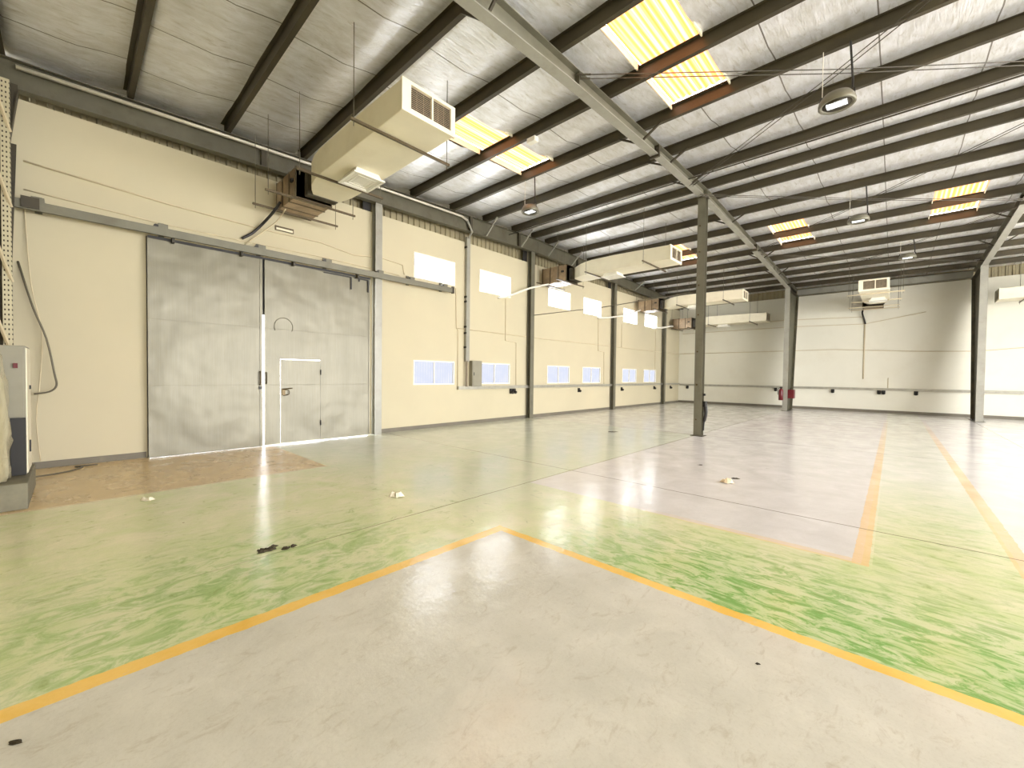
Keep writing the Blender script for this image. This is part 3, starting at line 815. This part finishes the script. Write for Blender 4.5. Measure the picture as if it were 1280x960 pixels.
# ------------------------------------------------------------------ conduits, trunking, sockets on the walls
pipe('roof_conduit', [(-.55, 9.84, 6.19), (2, 9.84, 6.30), (5.0, 9.84, 6.40), (8.2, 9.83, 6.47), (8.45, 9.86, 6.42)], .035, 'conduit_grey', 'bright conduit pipe running along the top of the gable beam', 'conduit', sm=False)
bm = B(); tube(bm, [(8.45, 9.86, 6.42), (8.62, 9.82, 6.1), (8.62, 9.98, 5.95)], .035, 8); box(bm, 8.56, 8.70, 9.99, 10.08, 2.02, 5.98)
tag(obj('cable_riser', bm, 'steel_light', origin=(8.63, 10.03, 2.02)), 'grey vertical cable riser dropping to the switch box', 'conduit')
bm = B()
for z in (5.62, 4.05, 3.9, 3.1, 2.9, 2.45): box(bm, 8.54, 8.565, 9.98, 10.09, z, z + .06)
tag(obj('riser_clip', bm, 'black', origin=(8.55, 10.03, 2.45)), 'black cable clips up the left side of the cable riser', 'clips')
t = thing('switch_box', 'grey metal switch box on the wall beside the lower window', 'switch box', (8.98, 10.0, 1.23))
bm = B(); box(bm, 8.78, 9.20, 9.93, 10.1, 1.23, 2.06); obj('case', bm, 'cabinet', t, bevel=.008)
bm = B(); box(bm, 8.80, 9.18, 9.918, 9.93, 1.25, 2.04); obj('door', bm, 'cabinet', t, bevel=.004)
bm = B(); box(bm, 8.83, 8.85, 9.905, 9.918, 1.58, 1.68); obj('handle', bm, 'black', t)
bm = B(); tube(bm, [(8.60, 10.0, 2.05), (8.60, 10.0, 1.22)], .03, 8)
tag(obj('cable_drop', bm, 'bar', origin=(8.6, 10.0, 1.22)), 'dark cable drop left of the switch box', 'cable')
bm = B(); box(bm, 8.28, BX - .06, 10.0, 10.084, 1.135, 1.235); tag(obj('trunking', bm, 'tray', origin=(8.3, 10.06, 1.18)), 'grey cable trunking running along the gable wall', 'trunking')
bm = B(); box(bm, BX - .10, BX - .016, RY + .1, 9.99, 1.075, 1.185); tag(obj('trunking', bm, 'tray', origin=(BX - .04, 0, 1.14)), 'grey cable trunking running along the far wall', 'trunking')
sl = ['double black socket below the second lower window', 'black socket under the trunking between the third and fourth lower windows', 'black socket on the gable wall below the fifth lower window',
      'black socket on the gable wall below the sixth lower window', 'black socket on the gable wall closest to the corner']
def socket(x, y, z, axis, label, n=1):
    t = thing('wall_socket', label, 'socket', (x, y, z), 'black wall sockets')
    for k in range(n):
        o = (k - (n - 1) / 2) * .16
        bm = B()
        if axis == 'y': box(bm, x + o - .06, x + o + .06, y - .07, y, z - .09, z + .09)
        else: box(bm, x - .07, x, y + o - .07, y + o + .07, z - .09, z + .09)
        obj('body', bm, 'black', t, bevel=.015)
        bm = B()
        if axis == 'y': tube(bm, [(x + o, y - .06, z - .02), (x + o, y - .13, z - .05)], .055, 12)
        else: tube(bm, [(x - .06, y + o, z - .02), (x - .13, y + o, z - .05)], .06, 12)
        obj('cap', bm, 'black', t)
for (x, z), l, n in zip(((10.84, 1.03), (15.1, .99), (18.95, .97), (22.8, .98), (25.15, .98)), sl, (2, 1, 1, 1, 1)): socket(x, 10.1, z, 'y', l, n)
sb = ['black socket on the far wall closest to the left corner', 'black socket on the far wall just left of the left tapered column', 'black socket on the far wall right of the left tapered column',
      'wide black socket on the far wall under the thin vertical conduit', 'black socket on the far wall between the wide socket and the right column']
for (y, n), l in zip(((9.52, 1), (4.76, 1), (2.27, 1), (.43, 2), (-.76, 1)), sb): socket(BX, y, .985, 'x', l, n)

def wc(pts, r, label, mat='conduit'):
    return pipe('wall_conduit', pts, r, mat, label, 'conduit', None, 6, False)
g = GY - .015; bb = BX - .015
wc([(8.23, g, 3.06), (13.0, g, 3.04), (17.9, g, 3.07), (22, g, 3.06), (BX - .03, g, 3.06)], .016, 'thin cream conduit running mid height along the gable wall')
wc([(bb, GY - .03, 3.09), (bb, 6, 3.08), (bb, 2.3, 3.10), (bb, -1, 2.9), (bb, -2.6, 2.86), (bb, -6, 3.15)], .018, 'long sagging cable running mid height along the far wall')
wc([(8.2, g, 4.3), (8.23, g, 3.07), (8.3, g, 3.0), (8.3, g, 1.24)], .014, 'thin drop conduit right of the first window pair')
wc([(10.45, g, 4.3), (10.46, g, 2.83), (11.02, g, 2.79), (11.04, g, 1.24)], .014, 'stepped thin conduit beside the second window pair')
wc([(16.65, g, 4.28), (16.68, g, 2.79), (17.2, g, 2.75), (17.24, g, 1.24)], .016, 'stepped thin conduit below the fourth upper window')
wc([(18.87, g, 4.25), (18.9, g, 3.07)], .014, 'short thin conduit left of the fifth upper window')
wc([(22.9, g, 4.35), (22.9, g, 1.24)], .014, 'thin drop conduit right of the sixth window pair')
wc([(bb, 1.1, 4.3), (bb, 1.1, 1.62)], .028, 'vertical conduit on the far wall below the air conditioner')
wc([(bb, .2, 1.68), (bb, .2, 1.19)], .014, 'short riser above the wide socket on the far wall')
wc([(bb, 9.9, 4.72), (bb, 4.3, 4.76), (bb, 1.2, 4.66)], .016, 'upper cable on the far wall left of the grille air conditioner')
wc([(bb, 9.9, 4.35), (bb, 4.0, 4.38), (bb, 1.1, 4.31), (bb, -1.0, 4.7)], .016, 'lower cable on the far wall below the grille air conditioner')
wc([(-.5, g, 4.44), (.3, g, 4.40), (1.15, g, 4.36), (2.5, g, 4.36), (4.0, g, 4.38), (5.3, g, 4.36), (6.2, g, 4.33)], .010, 'thin cable just above the door track', 'conduit')
wc([(-.5, g, 4.88), (1.3, g, 4.75), (3.0, g, 4.70), (4.05, g, 4.72), (4.9, g, 4.60), (5.6, g, 4.70), (6.3, g, 4.64), (6.35, g, 4.38)], .014, 'sagging cable above the door track ending beside the first upper window', 'conduit')
pipe('purlin_pipe', [(10.42, GY - .15, 6.50), (10.42, RY + .1, 6.50)], .016, 'steel_dark', 'thin dark pipe hung under the roof close to the ridge', 'pipe', None, 6, False)
pipe('wire_rope', [(11.7, 9.85, 3.84), (11.75, 7.0, 3.84), (11.72, F1 + .11, 3.95)], .013, 'cable', 'taut dark wire from a gable post to the middle column', 'wire', None, 6, False)

# sign above the door
t = thing('vent_plate', 'small slotted brown vent plate on the wall above the doors', 'vent', (3.27, GY, 4.80))
bm = B(); box(bm, 3.08, 3.46, GY - .03, GY, 4.76, 4.86); obj('frame', bm, 'bar', t)
bm = B(); box(bm, 3.10, 3.44, GY - .036, GY - .03, 4.775, 4.82); obj('face', bm, 'duct', t)

# cross bracing wires with turnbuckles
def brace(a, b, label):
    t = thing('bracing_wire', label, 'bracing', a, 'roof bracing wires')
    a = Vector(a); b = Vector(b); d = (b - a).normalized(); s_ = d.cross(Vector((0, 0, 1))).normalized() * .045
    for s in (-1, 1):
        bm = B(); mid = (a + b) / 2 - Vector((0, 0, .05))
        tube(bm, [a + s_ * s, mid + s_ * s, b + s_ * s], .007, 6)
        obj('wire', bm, 'steel_dark', t)
    for e, q in ((a, d), (b, -d)):
        bm = B(); tube(bm, [e + q * .10 - s_ * 1.3, e + q * .10 + s_ * 1.3], .010, 8)
        for s in (-1, 1): tube(bm, [e + s_ * s + q * .08, e + s_ * s + q * .26], .015, 8)
        obj('turnbuckle', bm, 'steel_dark', t)
brace((5.55, F1 - .02, 6.42), (10.75, F2 + .02, 6.42), 'twin bracing wire crossing nearly level under the large skylight')
brace((10.75, F1 - .02, 6.46), (5.55, F2 + .02, 6.40), 'twin bracing wire slanting up right past the nearest lamp')
brace((11.35, F1 - .02, 6.42), (17.1, F2 + .02, 6.36), 'twin bracing wire crossing nearly level in the far roof')
brace((17.6, F1 - .02, 6.36), (11.4, F2 + .02, 6.42), 'twin bracing wire slanting up right behind the second lamp')
brace((18.0, F1 - .02, 6.34), (23.5, F2 + .02, 6.12), 'twin bracing wire in the far roof bay beside the far wall, falling right')
brace((23.6, F1 - .02, 6.12), (17.5, F2 + .02, 6.34), 'twin bracing wire in the far roof bay beside the far wall, rising right')

# ------------------------------------------------------------------ high bay lamps
def lamp(x, y, z, label, top, r=.23):
    t = thing('high_bay_lamp', label, 'lamp', (x, y, z), 'high bay lamps')
    bm = B(); lathe(bm, x, y, [(.10, z + .15), (.17, z + .14), (r * .93, z + .08), (r, z + .03), (r, z - .01), (r * .93, z - .02), (r * .80, z - .005), (r * .70, z + .03), (.02, z + .04)])
    obj('housing', bm, 'steel', t, smooth=True)
    bm = B(); lathe(bm, x, y, [(r * .78, z + .0), (r * .66, z + .028), (.01, z + .03), (.01, z + .026), (.01, z + .025)]); obj('reflector', bm, 'steel_dark', t, smooth=True)
    bm = B(); box(bm, x - .085, x + .085, y - .125, y + .125, z + .0, z + .018)
    bmesh.ops.rotate(bm, verts=bm.verts, cent=(x, y, z), matrix=Matrix.Rotation(0, 3, 'Z')); obj('lens', bm, 'lens', t)
    bm = B(); tube(bm, [(x, y + .2, z + .04), (x, y + .2, z + .17), (x, y - .2, z + .17), (x, y - .2, z + .04)], .012, 8); obj('yoke', bm, 'black', t)
    bm = B(); tube(bm, [(x - .02, y - .18, z + .16), (x - .02, y - .18, z + .3), (x, y - .14, top)], .014, 8); obj('suspension_cable', bm, 'black', t)
    bm = B(); tube(bm, [(x, y + .18, z + .17), (x, y + .18, top)], .005, 6); obj('safety_wire', bm, 'white_pipe', t)
lamp(7.86, .72, 5.72, 'round high bay lamp hanging nearest the camera on the right', ztop(7.86))
lamp(7.95, 6.85, 5.75, 'round high bay lamp in front of the gable wall', ztop(7.95), .22)
lamp(14.15, .78, 5.76, 'round high bay lamp in the middle of the far roof, second on the right', ztop(14.15))
lamp(19.87, -.25, 5.84, 'farthest small high bay lamp by the far wall', ztop(19.87))
bm = B(); box(bm, 6.50, 6.63, 5.50, 5.72, 6.44, 6.54)
tag(obj('sensor_box', bm, 'duct_white', origin=(6.56, 5.6, 6.44), bevel=.01), 'tiny white box fixed under a purlin by the left skylight', 'sensor')

# ------------------------------------------------------------------ fire gear on the far column
t = thing('fire_extinguisher', 'dark red fire extinguisher hung on the left of the far column', 'fire extinguisher', (23.8, F1 + .22, .55))
bm = B(); lathe(bm, 23.82, F1 + .16, [(.08, .52), (.10, .54), (.10, 1.0), (.07, 1.07), (.03, 1.10)], 16); obj('cylinder', bm, 'red', t, smooth=True)
bm = B(); box(bm, 23.79, 23.85, F1 + .10, F1 + .20, 1.10, 1.18); tube(bm, smooth_path([(23.80, F1 + .2, 1.14), (23.76, F1 + .28, 1.05), (23.76, F1 + .27, .8)]), .015, 6); obj('valve', bm, 'black', t)
t = thing('red_hose_box', 'small red box on the right side of the far column', 'box', (24.2, F1 - .22, .75))
bm = B(); box(bm, 24.05, 24.40, F1 - .34, F1 - .01, .62, 1.05); obj('case', bm, 'red', t, bevel=.01)
bm = B(); box(bm, 24.10, 24.35, F1 - .35, F1 - .34, .67, 1.0); obj('lid', bm, 'red', t)
bm = B(); tube(bm, [(23.99, F1 - .18, 1.05), (24.15, F1 - .18, 1.14), (24.3, F1 - .18, 1.05)], .012, 6); obj('handle', bm, 'black', t)

# ------------------------------------------------------------------ cabinet group at the left edge
bm = B(); box(bm, -.99, -.36, 7.26, 8.7, 0, .30); tag(obj('plinth', bm, 'concrete', origin=(-.7, 7.9, 0), bevel=.01), 'low grey concrete plinth under the cabinet at the left edge', 'plinth')
t = thing('electrical_cabinet', 'tall grey metal cabinet on a plinth at the left edge', 'cabinet', (-.7, 8.2, .30))
bm = B(); box(bm, -.98, -.395, 7.85, 8.5, .30, 1.895); obj('case', bm, 'cabinet', t, bevel=.006)
bm = B(); box(bm, -.96, -.415, 7.835, 7.85, 1.02, 1.88); obj('door', bm, 'cabinet', t)
bm = B(); box(bm, -.49, -.455, 7.80, 7.835, 1.62, 1.68); obj('lock', bm, 'red', t)
bm = B(); box(bm, -.52, -.398, 7.80, 7.85, .31, 1.01); obj('vent_opening', bm, 'black', t)
bm = B(); box(bm, -.395, -.385, 7.86, 8.49, .32, 1.87); obj('side_panel', bm, 'duct', t)
bm = B(); box(bm, -.386, -.37, 8.2, 8.26, 1.35, 1.40); box(bm, -.386, -.37, 8.1, 8.13, .55, .70); obj('side_latch', bm, 'black', t)
# wrapped goods
def lumpy(x0, x1, y0, y1, z0, z1, n, amp, seed):
    bm = B(); box(bm, x0, x1, y0, y1, z0, z1)
    bmesh.ops.subdivide_edges(bm, edges=bm.edges, cuts=n, use_grid_fill=True)
    for v in bm.verts:
        q = v.co * 5 + Vector((seed, 0, 0)); d = noise.noise_vector(q) * amp
        tz = (v.co.z - z0) / (z1 - z0)
        v.co += d
        if tz > .5: v.co.x += (-.06) * (tz - .5) * 2
        v.co.x = max(v.co.x, -.985); v.co.y = min(v.co.y, 7.78)
        v.co.z = max(v.co.z, z0)
    return bm
t = thing('wrapped_goods', 'goods wrapped in shiny plastic film leaning on the cabinet', 'wrapped goods', (-.8, 7.6, .30))
obj('goods', lumpy(-.90, -.56, 7.44, 7.72, .32, 1.70, 6, .02, 3), 'cardboard', t)
obj('film', lumpy(-.95, -.51, 7.40, 7.76, .305, 1.78, 12, .045, 9), 'film', t, smooth=True)
pipe('loose_cable', [(-.57, 10.09, 3.3), (-.42, 9.9, 2.6), (-.28, 9.9, 2.1), (-.20, 9.92, 1.55), (-.18, 9.94, 1.35), (-.26, 9.94, 1.25), (-.42, 9.94, 1.22)], .013, 'cable', 'brown cable looping down the wall beside the cabinet', 'cable')
pipe('loose_cable', [(-.50, 10.09, 4.25), (-.44, 10.0, 3.0), (-.33, 10.0, 2.2), (-.36, 10.0, 1.4), (-.40, 10.0, .8), (-.36, 10.0, .14)], .008, 'conduit', 'thin pale cable hanging down the wall near the left edge', 'cable')
pipe('loose_cable', [(-.40, 9.2, .03), (-.2, 9.35, .012), (-.02, 9.5, .012), (.1, 9.75, .012), (.02, 9.85, .012), (.28, 9.82, .012)], .012, 'cable', 'brown cable lying on the floor by the cabinet', 'cable')

# ------------------------------------------------------------------ litter on the floor
def scrap(x, y, r, h, label, mat='paper', seed=0, cat='paper', name='paper_scrap', ang=0, n=14):
    rnd = random.Random(seed); bm = B()
    ring = []
    c = bm.verts.new((x, y, h))
    R2 = []
    for k in range(n):
        a = 2 * math.pi * k / n; rr = r * rnd.uniform(.6, 1.1)
        dx, dy = rr * math.cos(a) * 1.5, rr * math.sin(a) * .75
        px, py = dx * math.cos(ang) - dy * math.sin(ang), dx * math.sin(ang) + dy * math.cos(ang)
        ring.append(bm.verts.new((x + px * .55, y + py * .55, h * rnd.uniform(.4, 1.5)))); R2.append(bm.verts.new((x + px, y + py, rnd.uniform(.002, h * .35))))
    bot = bm.verts.new((x, y, .001))
    for k in range(n):
        j = (k + 1) % n
        bm.faces.new((c, ring[k], ring[j])); bm.faces.new((ring[k], R2[k], R2[j], ring[j])); bm.faces.new((bot, R2[j], R2[k]))
    return tag(obj(name, bm, mat, origin=(x, y, 0)), label, cat, 'floor litter')
A45 = math.radians(-47)
scrap(.62, 6.73, .075, .03, 'crumpled whitish paper scrap on the floor in front of the left door leaf', seed=1, ang=A45)
scrap(2.86, 4.72, .075, .05, 'crumpled pale paper scrap on the green floor in the middle left', seed=2, ang=A45)
scrap(6.78, 1.82, .09, .05, 'tan paper scrap on the beige floor ahead of the middle column', 'tan', 3, ang=A45)
scrap(7.16, 1.80, .05, .012, 'tiny dark chip behind the tan paper scrap', 'stain', 4, 'debris', 'floor_chip', A45)
scrap(7.8, 2.55, .04, .01, 'tiny dark chip farther behind the tan paper scrap', 'stain', 14, 'debris', 'floor_chip', A45)
scrap(10.6, 5.9, .12, .012, 'flat dark scrap on the pale floor left of the middle column', 'stain', 5, 'debris', 'floor_chip', A45)
scrap(-.18, 2.72, .022, .008, 'tiny brown chip at the bottom left of the picture', 'stain', 6, 'debris', 'floor_chip', A45)
scrap(2.60, .52, .012, .008, 'tiny black chip on the near beige floor', 'stain', 7, 'debris', 'floor_chip', A45)
# the dark clump: several flat flakes joined in one soiled mass
t = thing('dark_debris', 'dark oily clump of debris on the green floor', 'debris', (1.24, 4.05, 0))
rnd = random.Random(12)
for nm, cx, cy, r_, nn in (('clump', 1.20, 4.10, .052, 7), ('clump', 1.335, 4.02, .040, 5)):
    bm = B()
    for q in range(nn):
        px, py = cx + rnd.uniform(-1, 1) * r_ * 1.2, cy + rnd.uniform(-1, 1) * r_ * .8
        n_ = 9; rr = r_ * rnd.uniform(.3, .8)
        ring0 = [(px + rr * rnd.uniform(.6, 1.2) * math.cos(6.283 * k / n_) * 1.3, py + rr * rnd.uniform(.6, 1.2) * math.sin(6.283 * k / n_), .0015) for k in range(n_)]
        ring1 = [(px + (p[0] - px) * .6, py + (p[1] - py) * .6, rnd.uniform(.006, .02)) for p in ring0]
        loft(bm, [ring0, ring1])
    obj(nm, bm, 'stain', t)
